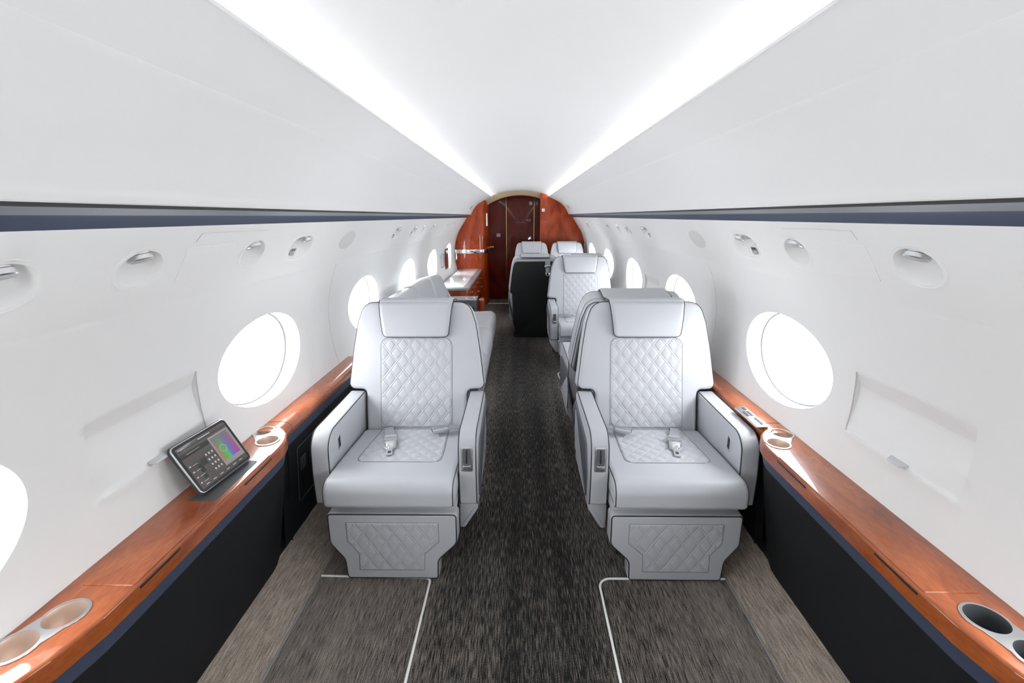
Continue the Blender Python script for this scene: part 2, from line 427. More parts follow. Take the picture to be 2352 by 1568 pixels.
# ---- service rail with bowls
BOWLS = [(.815, .085, .062, 'L'), (1.138, .083, .062, 'L'), (1.64, .083, .062, 'L'), (2.015, .122, .062, 'D'), (3.62, .125, .058, 'D'), (4.22, .10, .055, 'D'), (4.62, .08, .055, 'L'), (5.15, .09, .055, 'D'), (6.15, .085, .055, 'L'), (6.7, .085, .055, 'L'), (-.4, .08, .062, 'N')]
def build_rail(s, name):
    g = G(); cells = sorted(BOWLS); y = YB
    def plain(y0, y1): grid(g, max(1, int((y1-y0)/.2)), 6, lambda u, v: rail(s, y0+(y1-y0)*u, RL*v))
    NS = 48
    for (yc, hy, hs, kd) in cells:
        mg = .03; plain(y, yc-hy-mg); y = yc+hy+mg; tc = .120; pw = 2.0 if kd != 'D' else 2.8
        rings = [('m', 1), ('m', .5), ('m', .15), (1.0, 0), (.985, .0035), (.965, .0035), (.93, .0), (.84, .0), (.80, .005), (.75, .018), (.66, .034), (.50, .045), (.28, .051), (.03, .052)]
        vs = []
        for a, b in rings:
            for k in range(NS):
                th = 2*PI*k/NS-PI/4; q = k/NS*4; side = int(q); f = q-side
                if side == 0: B = (1, -1+2*f)
                elif side == 1: B = (1-2*f, 1)
                elif side == 2: B = (-1, 1-2*f)
                else: B = (-1+2*f, -1)
                c, sn = math.cos(th), math.sin(th); rr = (abs(c)**pw+abs(sn)**pw)**(-1/pw); c *= rr; sn *= rr
                ey, et = yc+hy*c, tc+hs*sn
                if a == 'm':
                    by = yc+(hy+mg)*B[0]; bt = tc+(RL-tc)*B[1] if B[1] > 0 else tc+tc*B[1]
                    vs.append(rail(s, ey+(by-ey)*b, et+(bt-et)*b))
                else: vs.append(rail(s, yc+hy*a*c, tc+hs*a*sn-(.012*b/.052), b if b != .0035 else -.0012))
        nr = len(rings)
        g.add(vs, [(i*NS+k, i*NS+(k+1) % NS, (i+1)*NS+(k+1) % NS, (i+1)*NS+k) for i in range(nr-1) for k in range(NS)]+[tuple((nr-1)*NS+k for k in range(NS))])
    plain(y, YF)
    # lower lip where the rail meets the sidewall
    grid(g, 1, 2, lambda u, v: [rail(s, YB+(YF-YB)*u, RL), (s*1.025, YB+(YF-YB)*u, 1.249), wall(s, YB+(YF-YB)*u, 1.242, -.0006)][int(round(v*2))])
    global tn; tn += 1
    o = g.obj('trim_%d' % tn, 'shell', ang=40, recalc=False); return tag(o, kind='structure')
for s in (-1, 1): build_rail(s, 'rail')
sd = {-1: 'left', 1: 'right'}
ORD = ['nearest the camera', 'second in line', 'third in line', 'fourth in line', 'fifth in line', 'sixth in line', 'seventh in line', 'eighth in line', 'ninth in line', 'farthest in line']
def lamp(s, yc, kd, label, big=1.0):
    c = Vector(rail(s, yc, .081, .028)); t = thing('reading_light', label, 'reading light', c, 0, 'reading lights in the %s service rail' % sd[s])
    ax = Vector((-s*.30, 0, -.954)).normalized(); u = Vector((0, 1, 0)); v = ax.cross(u)
    mp = lambda x, y, h: tuple(u*x+v*y+ax*h)
    k = big
    g = G(); lathe(g, [(.034*k, -.006), (.036*k, -.002), (.035*k, .001), (.028*k, .002), (.0275*k, .016), (.030*k, .018), (.030*k, .028), (.027*k, .030)], mp); g.obj('housing', 'nickel', t)
    g = G(); lathe(g, [(.026*k, .029), (.024*k, .031), (.018*k, .0305)], mp); g.obj('lens', 'greyplastic', t)
    return t
for s in (-1, 1):
    i = 0
    for (yc, hy, hs, kd) in BOWLS:
        if kd == 'N': continue
        yy = yc if kd == 'L' else yc+.045
        lamp(s, yy, kd, 'round metal reading light in the %s rail, %s' % (sd[s], ORD[i]), 0.94 if kd == 'L' else .72); i += 1
        if kd == 'D':
            c = Vector(rail(s, yc-.045, .084, .030)); t = thing('air_nozzle', 'small metal air nozzle in the %s rail beside the light %s' % (sd[s], ORD[i-1]), 'air nozzle', c, 0, 'air nozzles in the %s service rail' % sd[s])
            ax = Vector((-s*.45, -.35, -.85)).normalized(); u = Vector((0, 1, 0)); u = (u-ax*ax.dot(u)).normalized(); v = ax.cross(u)
            g = G(); lathe(g, [(.026, -.008), (.027, -.004), (.015, -.002), (.014, .014), (.010, .016), (.006, .010)], lambda x, y, h: tuple(u*x+v*y+ax*h)); g.obj('nozzle', 'nickel', t)
            # call button plate
            c = rail(s, yc-.05, .148, .040); t = thing('call_button', 'square call button plate in the %s rail under the light %s' % (sd[s], ORD[i-1]), 'button', c, 0, 'call buttons in the %s service rail' % sd[s])
            def mpb(a, b, w): return (s*(RD[0]*b-RN[0]*w), a, RD[1]*b-RN[1]*w)
            g = G(); slab(g, rpoly([(-.028, -.022), (.028, -.022), (.028, .022), (-.028, .022)], .009), .034, .003, mpb); g.obj('boss', 'shell', t)
            g = G(); slab(g, rpoly([(-.026, -.020), (.026, -.020), (.026, .020), (-.026, .020)], .008), .0355, .001, mpb); g.obj('plate', 'nickel', t)
            g = G(); slab(g, rpoly([(-.018, .0), (.018, .0), (.018, .015), (-.018, .015)], .003), .0362, .0003, mpb)
            g.obj('key', 'greyplastic', t)
            g = G()
            for q in (-.011, .004): slab(g, rpoly([(q, -.015), (q+.009, -.015), (q+.009, -.007), (q, -.007)], .001), .0362, .0003, mpb)
            g.obj('symbol', 'dark', t)
    # round blank speaker cover
    g = G(); slab(g, [(.10*math.cos(2*PI*k/40), .055*math.sin(2*PI*k/40)) for k in range(40)], .003, .0015, lambda a, b, w: rail(s, 2.565+a, .120+b, -w))
    tag(g.obj('oval_cover', mat('speaker_grille_%s' % sd[s], (.66, .66, .65), .7)), 'flat grey oval cover set flush in the %s service rail' % sd[s], 'cover', 'oval covers in the service rails')
    # access panels
    g = G(); pp = rpoly([(1.283, .070), (1.505, .070), (1.505, .186), (1.283, .186)], .006)
    slab(g, pp, .0016, .0008, lambda a, b, w: rail(s, a, b, -w))
    tag(g.obj('access_panel', 'shell'), 'plain white rectangular hatch between two reading lights, %s side rail' % sd[s], 'hatch', 'hatches in the service rails')
    g = G(); tube(g, [rail(s, a, b, -.0012) for a, b in [(1.303, .052), (1.313, .024), (1.505, .024), (1.66, .026)]], .0009)
    tn += 1; tag(g.obj('trim_%d' % tn, 'groove'), kind='structure')
    for ty in TRAYS[s]:
        g = G(); ya, yb, za, zb = ty-.183, ty+.232, .785, .99
        tube(g, [wall(s, yb, z, -.0002) for z in [zb-(zb-za)*k/10 for k in range(11)]]+[wall(s, yb-.01, za-.004, -.0004)], .0016)
        tn += 1; tag(g.obj('trim_%d' % tn, 'groove'), kind='structure')
    # tray latch
    for ty in TRAYS[s]:
        c = wall(s, ty, .792, 0); t = thing('table_latch', 'small grey latch tab under the recessed table panel on the %s wall%s' % (sd[s], ', farther bay' if ty > 2 else ''), 'latch', c)
        g = G(); slab(g, rpoly([(-.028, -.004), (.040, -.004), (.018, .026), (-.028, .026)], [.003, .002, .004, .003]), .007, .002, lambda a, b, w: (-s*b, a, w-.004), True); g.obj('tab', mat('latch_grey', (.62, .64, .65), .4), t)
    # small cabin signs
    g = G(); y = 7.35 if s < 0 else 7.4
    def up_(u, v, w): # on overhead panel
        x0, z0, x1, z1 = .735, 1.645, .785, 1.575; d = Vector((x1-x0, z1-z0)).normalized(); n = Vector((-d.y, d.x))*-1
        return (s*(x0+d.x*v+n.x*w), y+u, z0+d.y*v+n.y*w)
    t = thing('cabin_sign', 'small white sign with red symbol high on the %s overhead panel near the bulkhead' % sd[s], 'sign', up_(0, 0, 0)); o0 = Vector(up_(0, 0, 0))
    g = G(); slab(g, rpoly([(-.11, -.01), (.11, -.01), (.11, .06), (-.11, .06)], .01), .006, .002, lambda a, b, w: tuple(Vector(up_(a, b, w))-o0), True); g.obj('plate', 'gloss', t)
    g = G()
    for q in (-.05, .0): slab(g, rpoly([(q, .01), (q+.035, .01), (q+.035, .04), (q, .04)], .006), .007, .0005, lambda a, b, w: tuple(Vector(up_(a, b, w))-o0))
    g.obj('symbol', 'red', t)
# ---- floor
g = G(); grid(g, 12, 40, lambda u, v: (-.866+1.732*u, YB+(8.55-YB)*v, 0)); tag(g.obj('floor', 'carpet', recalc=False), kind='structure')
for s in (-1, 1):
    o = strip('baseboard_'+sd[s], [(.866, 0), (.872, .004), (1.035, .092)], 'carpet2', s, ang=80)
    g = G(); tube(g, [(s*.866, YB+.1, .001), (s*.866, YF, .001)], .003); tn += 1; tag(g.obj('trim_%d' % tn, 'cordgrey'), kind='structure')
def cord(pts, r=.0048):
    global tn; tn += 1; g = G(); tube(g, [(x, y, .002) for x, y in pts], r, n=8); tag(g.obj('trim_%d' % tn, 'cord'), kind='structure')
def rl(pts, rad):
    out = [pts[0]]
    full = rpoly(pts, [0]+[rad]*(len(pts)-2)+[0], 8)
    return full
cord(rl([(-.388, .2), (-.388, 1.630), (-.860, 1.638)], .025))
cord(rl([(.325, .2), (.325, 1.634), (.860, 1.638)], .05))
cord(rl([(.55, 3.40), (.398, 3.40), (.366, 4.30), (.55, 4.30)], .02), .005)
for s in (-1, 1):
    strip('baseboard_'+sd[s]+'_lower', [(1.125, .60), (1.125, .0), (1.0, .0), (.86, -.012)], 'dado', s)
# ---- wall behind the camera
g = G(); pr = [(0, 1.9), (.478, 1.83), (.62, 1.76), (.85, 1.55), (1.06, 1.25), (1.15, .9), (1.1, .5), (1.06, 0)]
pts = [(x, YB, z) for x, z in pr]+[(-x, YB, z) for x, z in pr[::-1]]
g.add(pts, [tuple(range(len(pts)))]); tag(g.obj('wall_back', 'shell', recalc=False), kind='structure')
# ---------------------------------------------------------------- side ledges
ZL = .65
def ledge(s):
    t = thing('side_ledge', 'long amber wood side ledge with dark panel below, along the %s wall' % sd[s], 'ledge', (s*1.0, 1.2, 0), 0, 'wood topped side ledges')
    ox, oy = s*1.0, 1.2
    P = lambda x, y, z: (s*x-ox, y-oy, z)
    xw = 1.094; xb = .915
    def front(y):  # console bulges into the cabin between its two cup stations
        pass
    yend = 2.74 if s < 0 else 5.45
    body = [(xw, .56), (1.0, .58), (.965, .62), (.935, .70), (.918, .80), (xb, .90), (xb, 1.56), (.918, 1.60), (.930, 1.645), (.950, 1.69), (.975, 1.72), (1.000, 1.742), (xw, 1.755)]
    cups = [((1.049, 1.696), (.990, 1.618)), ((1.006, .804), (1.034, .725))] if s < 0 else [((1.032, 1.690), (.975, 1.608)), ((.992, .815), (1.010, .725))]
    rc = .0385
    def circ(c, r, n=32): return [(c[0]+r*math.cos(2*PI*k/n), c[1]+r*math.sin(2*PI*k/n)) for k in range(n)]
    outl = [p for p in body]
    outl = rpoly(outl, .012, 2)
    holes = [circ(c, rc+.002) for st in cups for c in st]
    # keep the cup tops inside the outline
    g = G(); slab(g, outl, .048, .008, lambda u, v, w: P(u, v, ZL-.048+w), holes=holes); top = g.obj('wood_top', 'wood', t, ang=40)
    for si, st in enumerate(cups):
        # figure-of-eight rim
        g = G(); c0, c1 = Vector(st[0]), Vector(st[1]); d = (c1-c0).normalized(); n_ = Vector((-d.y, d.x)); ro = rc+.0065
        f8 = []
        for c, a0, a1 in ((c0, 62, 298), (c1, 242, 478)):
            for k in range(29):
                a = math.radians(a0+(a1-a0)*k/28); p = c+d*(ro*math.cos(a))+n_*(ro*math.sin(a)); f8.append((p.x, p.y))
        slab(g, f8, .0032, .0014, lambda u, v, w: P(u, v, ZL+w), holes=[circ(c, rc, 40) for c in st])
        nm = 'nickel'
        h = g.obj('cup_holder', nm, t)
        inm = 'champ' if not (si == 1 and s > 0) else 'slate'
        g = G()
        for c in st: lathe(g, [(rc+.001, .002), (rc-.0005, -.004), (rc-.003, -.060), (rc-.008, -.066)], lambda x, y, hh: P(c[0]+x, c[1]+y, ZL+hh), 36, (False, True))
        g.obj('cup_liner', inm, h)
    # hinged lid between the cup stations
    g = G(); slab(g, rpoly([(1.048, .888), (.922, .888), (.922, 1.508), (1.048, 1.508)], .004), .0022, .0012, lambda u, v, w: P(u, v, ZL+w)); g.obj('hinged_lid', 'wood', t)
    # finger slots under the lid edge
    for ya, yb in ((.895, 1.03), (1.33, 1.50)):
        g = G(); slab(g, [(ya, -.0145), (yb, -.0145), (yb, -.0085), (ya, -.0085)], .003, .001, lambda u, v, w: P(xb+.0015-w, u, ZL+v)); g.obj('finger_slot', 'dark', t)
    # forward narrow run with rounded lip
    sec = bez([(xw, .649), (1.03, .650), (1.000, .647), (.985, .637), (.980, .622), (.982, .603)], 5)
    g = G(); vs = []; n = len(sec)
    for y in (1.70, yend):
        for x, z in sec: vs.append(P(x, y, z))
    g.add(vs, [(i, i+1, n+i+1, n+i) for i in range(n-1)]); g.obj('wood_rail', 'wood', t, ang=60)
    g = G(); g.add([P(x, y, z) for x, z, y in [(.984, .603, 1.744), (.992, .552, 1.744), (.992, .552, yend), (.984, .603, yend)]], [(0, 1, 2, 3)]); g.obj('navy_rail', 'blue', t)
    # joint line
    g = G(); tube(g, [P(x, 1.79, z+.0004) for x, z in sec], .001); g.obj('joint_line', 'gap', t)
    # navy band following the console
    band = [(1.04, .50)]+[(x, y) for x, y in body[:1]]
    path = rpoly([(p[0], p[1]) for p in body], .012, 3)
    path = [p for p in path if p[0] < xw-.002]
    path = [(1.06, .562)]+path+[(1.06, 1.752)]
    def sheet(z0, o0, z1, o1, nm, m, lim=None):
        g = G(); vs = []; k = 0; n = len(path)
        # offset path outwards (towards wall) by o
        for z, o in ((z0, o0), (z1, o1)):
            for x, y in path: vs.append(P(min(1.07, x+o), y, z))
        g.add(vs, [(i, i+1, n+i+1, n+i) for i in range(n-1)]); return g.obj(nm, m, t, ang=50)
    sheet(.602, .012, .552, .020, 'navy_band', 'blue')
    g = G(); tube(g, [P(min(1.07, x+.022), y, .550) for x, y in path], .0022); g.obj('band_piping', 'piping', t)
    # leaning dark panel
    g = G(); vs = []; n = len(path)
    for k in range(7):
        f = k/6; z = .548+(.084-.548)*f
        for x, y in path: vs.append(P(min(1.075, x+.024+(1.020-.939)*f**1.15), y, z))
    g.add(vs, [(j*n+i, j*n+i+1, (j+1)*n+i+1, (j+1)*n+i) for j in range(6) for i in range(n-1)]); g.obj('dark_panel', 'dado', t, ang=50)
    for ye in (.585, 1.752):
        g = G(); g.add([P(.985, ye, .60), P(1.12, ye, .60), P(1.12, ye, .05), P(1.03, ye, .05)], [(0, 1, 2, 3)]); g.obj('end_panel', 'dado', t)
    g = G(); g.add([P(x, y, z) for x, z, y in [(.995, .552, 1.70), (1.035, .084, 1.70), (1.035, .084, yend), (.995, .552, yend)]], [(0, 1, 2, 3)])
    g.obj('dark_panel', 'dado', t)
    return t
for s in (-1, 1): ledge(s)
# outlet recess behind left seat, usb plate right
def sidept(s, f, y, off=0): # on forward dark panel
    return (s*(.995+.040*(1-f)-off), y, .084+f*(.552-.084))
t = thing('outlet_panel', 'dark recessed outlet panel low beside the left front seat', 'outlet panel', sidept(-1, .6, 1.95))
o0 = Vector(sidept(-1, .6, 1.95))
mpo = lambda u, v, w: tuple(Vector(sidept(-1, .6+v, 1.95+u, w))-o0)
g = G(); slab(g, rpoly([(-.12, -.30), (.16, -.30), (.16, .30), (-.12, .30)], .02), .004, .002, mpo); g.obj('frame', 'dado', t)
g = G(); tube(g, [mpo(u, v, .004) for u, v in rpoly([(-.115, -.29), (.155, -.29), (.155, .29), (-.115, .29)], .02)], .0015, True); g.obj('frame_edge', 'leather2', t)
g = G(); slab(g, rpoly([(-.09, .02), (-.04, .02), (-.04, .16), (-.09, .16)], .006), .007, .002, mpo); g.obj('socket', 'slate', t)
t = thing('media_panel', 'silver plate of sockets and buttons on the right ledge beside the seat arm', 'control panel', (.988, 1.85, ZL))
a = math.atan2(.0, 1); mpm = lambda u, v, w: (u+.0*v, v, w+.0005-.16*max(0, -u-.004))
g = G(); slab(g, rpoly([(-.026, -.105), (.022, -.105), (.022, .105), (-.026, .105)], .010), .006, .002, mpm); g.obj('plate', 'nickel', t)
g = G()
for (u0, u1, v0, v1) in ((.000, .012, .062, .092), (.0, .012, .0, .048), (-.018, -.006, .0, .048), (.0, .012, -.088, -.020)): slab(g, rpoly([(u0, v0), (u1, v0), (u1, v1), (u0, v1)], .002), .0066, .0003, mpm)
g.obj('socket', 'slate', t)
g = G()
for k in range(4): lathe(g, [(.004, .0), (.004, .0072), (.003, .0078)], lambda x, y, h: mpm(-.012+x, -.030-k*.017+y, h), 12, (False, True))
g.obj('button', 'chrome', t)
# ---------------------------------------------------------------- tablet on the left ledge
P1, P2 = Vector((-.995, 1.238, .6585)), Vector((-.972, 1.462, .6585))
ex = (P2-P1).normalized(); tl = Vector((-1.083, 1.243, .812)); up_v = (tl-P1); up_v = (up_v-ex*up_v.dot(ex)).normalized(); nz_ = ex.cross(up_v)
if nz_.x < 0: nz_ = -nz_
TW, TH = .232, .172
t = thing('tablet', 'tablet with a lit colour wheel on screen propped on the left ledge', 'tablet', P1)
def mt(u, v, w): return tuple(ex*u+up_v*v+nz_*w)
R9 = lambda u0, u1, v0, v1, r=.002: rpoly([(u0, v0), (u1, v0), (u1, v1), (u0, v1)], r)
g = G(); slab(g, R9(0, TW, 0, TH, .016), .008, .003, mt, True); g.obj('body', 'nickel', t)
g = G(); slab(g, R9(-.002, TW+.002, -.002, TH+.002, .016), .005, .002, lambda u, v, w: mt(u, v, w-.0055), True); g.obj('case_back', 'slate', t)
g = G(); slab(g, R9(.003, TW-.003, .003, TH-.003, .013), .001, .0004, lambda u, v, w: mt(u, v, w+.0075)); g.obj('bezel', 'dark', t)
g = G(); slab(g, R9(.012, TW-.012, .012, TH-.012, .003), .0012, .0002, lambda u, v, w: mt(u, v, w+.0076)); scr = g.obj('screen', 'screen', t)
def q(g, u0, u1, v0, v1, w=.0092, r=.0005): slab(g, R9(u0, u1, v0, v1, r), .0003, .0001, lambda u, v, ww: mt(u, v, w+ww-.0001))
g = G(); q(g, .128, .218, .030, .140); g.obj('colour_panel', 'screen2', scr)
g = G(); q(g, .012, .128, .122, .138); q(g, .012, TW-.012, .147, .149); g.obj('toolbar', 'screendk', scr)
g = G()
for k in range(4): q(g, .018, .024, .030+k*.020, .034+k*.020); q(g, .030, .050, .030+k*.020, .0312+k*.020)
for r_ in range(4):
    for c_ in range(3): q(g, .088+c_*.013, .093+c_*.013, .040+r_*.018, .047+r_*.018)
for c_ in range(6): q(g, .03+c_*.030, .044+c_*.030, .0185, .0205)
q(g, .10, .15, .152, .1545); q(g, .035, .09, .130, .1315); q(g, .018, .04, .152, .1535)
g.obj('screen_text', 'glyph', scr)
g = G()
q(g, .045, .060, .055, .085); q(g, .062, .082, .072, .095); q(g, .040, .055, .035, .050)
g.obj('swatch', 'screendk', scr)
og = mt(.134, .138, 0)
g = G(); vs = [(0, 0, 0), (.075, 0, 0), (.075, .088, 0), (0, .088, 0)]; g.add(vs, [(0, 1, 2, 3)])
ho = g.obj('colour_field', 'hue', scr, recalc=False)
# local frame: x along screen, y downwards
mm = Matrix.Identity(4)
for i in range(3): mm[i][0] = ex[i]; mm[i][1] = -up_v[i]; mm[i][2] = nz_[i]; mm[i][3] = Vector(mt(.134, .134, .0100))[i]
ho.matrix_local = mm
g = G(); tube(g, [mt(.158+.013*math.cos(a_*PI/12), .085+.013*math.sin(a_*PI/12), .0103) for a_ in range(24)], .0005, True, 5); g.obj('picker_ring', 'glyph', scr)
g = G(); slab(g, rpoly([(-.030, -.004), (.058, -.006), (.058, .235), (.0, .24), (-.02, .03)], [.003, .02, .01, .004, .004]), .003, .001, lambda u, v, w: (u-.004, v-.012, w-.0085+.0005), True)
tf = g.obj('case_flap', 'slate', t)
# ---------------------------------------------------------------- seats
EY, EZ = .246, .969
SP = (.52, .445)
def mback(u, s_, w): return (u, SP[0]+EY*s_-EZ*w, SP[1]+EZ*s_+EY*w)
BO = rpoly([(-.255, -.03), (.255, -.03), (.258, .202), (.348, .208), (.322, .42), (.302, .545), (.268, .650), (-.268, .650), (-.302, .545), (-.322, .42), (-.348, .208), (-.258, .202)],
           [.03, .03, .022, .030, .4, .12, .085, .085, .12, .4, .030, .022], 9)
QS = .0036
QC = {}
def quilt_obj(key, nm, parent, g_fn):
    if key in QC:
        return link(nm, QC[key], parent)
    o = g_fn().obj(nm, 'leather', parent, ang=180, recalc=False); QC[key] = o.data; return o
def quilt(g, rowf, v0, v1, nv, nu, mp, H=.0038, px=.066, pz=.084, cu=0, cv=0, er=.012):
    Pd = 1/math.sqrt(1/px**2+1/pz**2)
    def fn(a, b):
        v = v0+(v1-v0)*b; x0, x1 = rowf(v); u = x0+(x1-x0)*a
        A = (u-cu)/px+(v-cv)/pz; B = (u-cu)/px-(v-cv)/pz
        da = abs(A-round(A))*Pd; db = abs(B-round(B))*Pd
        def pf(d): return 1-math.exp(-(d-QS)/.0048) if d > QS else 0
        dm = min(da, db); h = H*pf(da)*pf(db) if dm >= QS else H*.55*max(0, 1-(dm/QS)**2)
        ed = min(u-x0, x1-u, v-v0, v1-v); f = sm(0, er, ed)
        return mp(u, v, -.0012+(h+.0016)*f)
    return grid(g, nu, nv, fn)
def rr_rows(hw, v0, v1, r):
    def f(v):
        d = min(v-v0, v1-v); k = 0
        if d < r: k = r-math.sqrt(max(0, r*r-(r-d)**2))
        return (-hw+k, hw-k)
    return f
def make_seat(m, black=False):
    t_in = []
    t = thing('armchair', 'x', 'armchair')
    S = lambda p: (p[0]*m, p[1], p[2])
    # backrest
    g = G(); mb = lambda u, s_, w: mback(u, s_, w-.11); slab(g, BO, .11, .020, mb, seg=7)
    back = g.obj('backrest', 'leather', t, ang=50)
    g = G(); tube(g, rim(BO, .11, .020, mb, 30), .0026, True); g.obj('piping', 'piping', back)
    qp = quilt_obj('back', 'quilted_panel', back, lambda: quilt(G(), rr_rows(.180, .012, .466, .040), .012, .466, 300, 240, lambda u, v, h: mback(u, v, h), cv=.22, er=.006))
    qo = rpoly([(-.181, .011), (.181, .011), (.181, .467), (-.181, .467)], [.01, .01, .042, .042], 8)
    g = G(); tube(g, [mback(u, v, .0002) for u, v in qo], .0011, True, 5); g.obj('seam', 'seam', qp)
    # rear rim and shell
    B2 = [(u*1.0, s_) for u, s_ in inset(BO, .004)]
    g = G(); slab(g, B2, .05, .020, lambda u, s_, w: mback(u, s_, -.108-w), seg=4); g.obj('rear_cushion', 'leather', back, ang=50)
    g = G(); tube(g, rim(B2, .05, .02, lambda u, s_, w: mback(u, s_, -.108-w), 30), .0024, True); g.obj('rear_piping', 'piping', back)
    SO = rpoly([(-.275, -.46), (.275, -.46), (.285, -.10), (.30, .19), (.328, .212), (.304, .43), (.286, .540), (.262, .618), (-.262, .618), (-.286, .540), (-.304, .43), (-.328, .212), (-.30, .19), (-.285, -.10)], [.01, .01, .05, .01, .02, .3, .12, .055, .055, .12, .3, .02, .01, .05], 6)
    def msh(u, s_, w):
        y = SP[0]+EY*max(s_, 0)+EZ*(.158+w); z = SP[1]+EZ*s_-EY*(.158+w)*(1 if s_ > 0 else max(0, 1+s_*2.2)); return (u, y, max(.006, z))
    g = G()
    slab(g, SO, .012, .006, msh, seg=3); g.obj('back_shell', 'blackshell' if black else 'leather2', t, ang=50)
    # headrest drape
    path = []
    for k in range(9): s_ = .470+(.632-.470)*k/8; p = mback(0, s_, .014+.010*math.sin(PI*k/8)); path.append((p[1], p[2]))
    p = path[-1]
    a0 = mback(0, .655, 0); path += [(a0[1]-.008, a0[2]-.012), (a0[1]+.004, a0[2]+.000), (a0[1]+.030, a0[2]+.000), (a0[1]+.060, a0[2]-.004), (a0[1]+.095, a0[2]-.010), (a0[1]+.125, a0[2]-.017), (a0[1]+.150, a0[2]-.026)]
    path = bez(path, 4); n = len(path); th = .020
    L = [0]
    for i in range(1, n): L.append(L[-1]+math.dist(path[i], path[i-1]))
    nrm = []
    for i in range(n):
        a_ = Vector(path[min(i+1, n-1)])-Vector(path[max(i-1, 0)]); a_.normalize(); nrm.append(Vector((-a_.y, a_.x)))
    TK = [1-.45*sm(.22, .30, l) for l in L]
    def hwid(l):
        w = .164+.024*min(1, l/.19)
        for d in (l, L[-1]-l):
            if d < .022: w -= .022-math.sqrt(max(0, .022**2-(.022-d)**2))
        return w
    g = G(); nu = 16; vs = []; edge = []
    for i in range(n):
        hw_ = hwid(L[i]); row = []
        endf = min(1, min(L[i], L[-1]-L[i])/.012); endf = math.sqrt(1-(1-endf)**2)
        for k in range(nu+1):
            uu = -1+2*k/nu; uu = math.copysign(1-(1-abs(uu))**1.6, uu) if abs(uu) < 1 else uu
            e = (1-abs(uu))*hw_; tk = th*.5*(math.sqrt(1-(1-min(1, e/.012))**2)*.9+.02)*max(.05, endf)*TK[i]
            row.append((uu*hw_, tk))
        for (u, tk) in row: vs.append((u, path[i][0]+nrm[i].x*tk, path[i][1]+nrm[i].y*tk))
        for (u, tk) in row: vs.append((u, path[i][0]-nrm[i].x*tk, path[i][1]-nrm[i].y*tk))
    st = 2*(nu+1); fs = []
    for i in range(n-1):
        for k in range(nu):
            fs.append((i*st+k, i*st+k+1, (i+1)*st+k+1, (i+1)*st+k)); fs.append((i*st+nu+1+k, (i+1)*st+nu+1+k, (i+1)*st+nu+2+k, i*st+nu+2+k))
        for k in (0, nu): fs.append((i*st+k, (i+1)*st+k, (i+1)*st+nu+1+k, i*st+nu+1+k))
    for i in (0, n-1): fs += [(i*st+k, i*st+k+1, i*st+nu+2+k, i*st+nu+1+k) for k in range(nu)]
    g.add(vs, fs); hr = g.obj('headrest', 'leather', t, ang=80)
    lp = [(-hwid(L[i]), *path[i]) for i in range(n-1, -1, -1)]+[(hwid(L[i]), *path[i]) for i in range(n)]
    lp = [lp[0]]+[p for p, q_ in zip(lp[1:], lp) if math.dist(p, q_) > .0015]
    g = G(); tube(g, lp, .0027, True); g.obj('piping', 'piping', hr)
    # seat cushion
    CP = rpoly([(.515, .368), (.515, .452), (.34, .462), (.17, .472), (-.030, .478), (-.036, .368)], [.02, .02, .5, .5, .085, .02], 9)
    mc = lambda u, v, w: (w-.266, u, v)
    g = G(); slab(g, CP, .532, .026, mc, True, 6); cu = g.obj('seat_cushion', 'leather', t, ang=50)
    for sgn in (-1, 1):
        pts = [(sgn*.266-sgn*.0085, u, v) for u, v in inset(CP, .0080)]
        g = G(); tube(g, pts, .0026, True); g.obj('piping', 'piping', cu)
    def rows_c(v):
        hw_ = .181+.0*(v); d = v-.150; k = 0
        hw_ = .182-.012*sm(.2, .5, v)
        if d < .035: k = .035-math.sqrt(max(0, .035**2-(.035-d)**2))
        return (-hw_+k, hw_-k)
    def mcq(u, v, h):
        z = .462+.010*(.34-v)/.17 if v < .34 else .462-.010*(v-.34)/.175
        return (u, v, z+h+.0012)
    qp = quilt_obj('cushion', 'quilted_panel', cu, lambda: quilt(G(), rows_c, .150, .505, 240, 240, mcq, cv=.33, px=.066, pz=.075, er=.006))
    qo = [(rows_c(.150+.355*k/40)[0]-.001, .150+.355*k/40) for k in range(40, -1, -1)]; qo = qo+[(-u, v) for u, v in qo[::-1]]
    g = G(); tube(g, [mcq(u, v, -.0008) for u, v in qo], .0011, False, 5); g.obj('seam', 'seam', qp)
    # pan below the cushion
    g = G(); box(g, -.262, .262, .040, .60, .315, .372, .01); g.obj('seat_pan', 'leather', t)
    # leg rest
    LO = rpoly([(-.268, .322), (-.268, .180), (-.200, .100), (-.196, .004), (.196, .004), (.200, .100), (.268, .180), (.268, .322)], [.018, .05, .05, .018, .018, .05, .05, .018], 6)
    lsh = lambda v: -m*.014*(1-sm(.08, .22, v))
    ml = lambda u, v, w: (u+lsh(v), .062-w, v)
    g = G(); slab(g, LO, .062, .014, ml, seg=5); lr = g.obj('leg_rest', 'leather', t, ang=50)
    g = G(); tube(g, rim(LO, .062, .014, ml, 50), .0027, True); g.obj('piping', 'piping', lr)
    def rows_l(v):
        pts = [(.052, .137), (.133, .137), (.200, .190), (.281, .190)]
        for (a_, b_), (c_, d_) in zip(pts, pts[1:]):
            if v <= c_+1e-6: w = b_+(d_-b_)*max(0, v-a_)/(c_-a_); return (-w, w)
        return (-.19, .19)
    qp = quilt_obj('leg%d' % m, 'quilted_panel', lr, lambda: quilt(G(), rows_l, .052, .281, 190, 300, lambda u, v, h: (u+lsh(v), -h-.0010, v), px=.063, pz=.088, cv=.052, er=.006))
    qo = [(.137, .051), (.138, .133), (.191, .190), (.191, .282), (-.191, .282), (-.191, .190), (-.138, .133), (-.138, .051)]
    g = G(); tube(g, [(u+lsh(v), -.0002, v) for u, v in rpoly(qo, .004, 4)], .0011, True, 5); g.obj('seam', 'seam', qp)
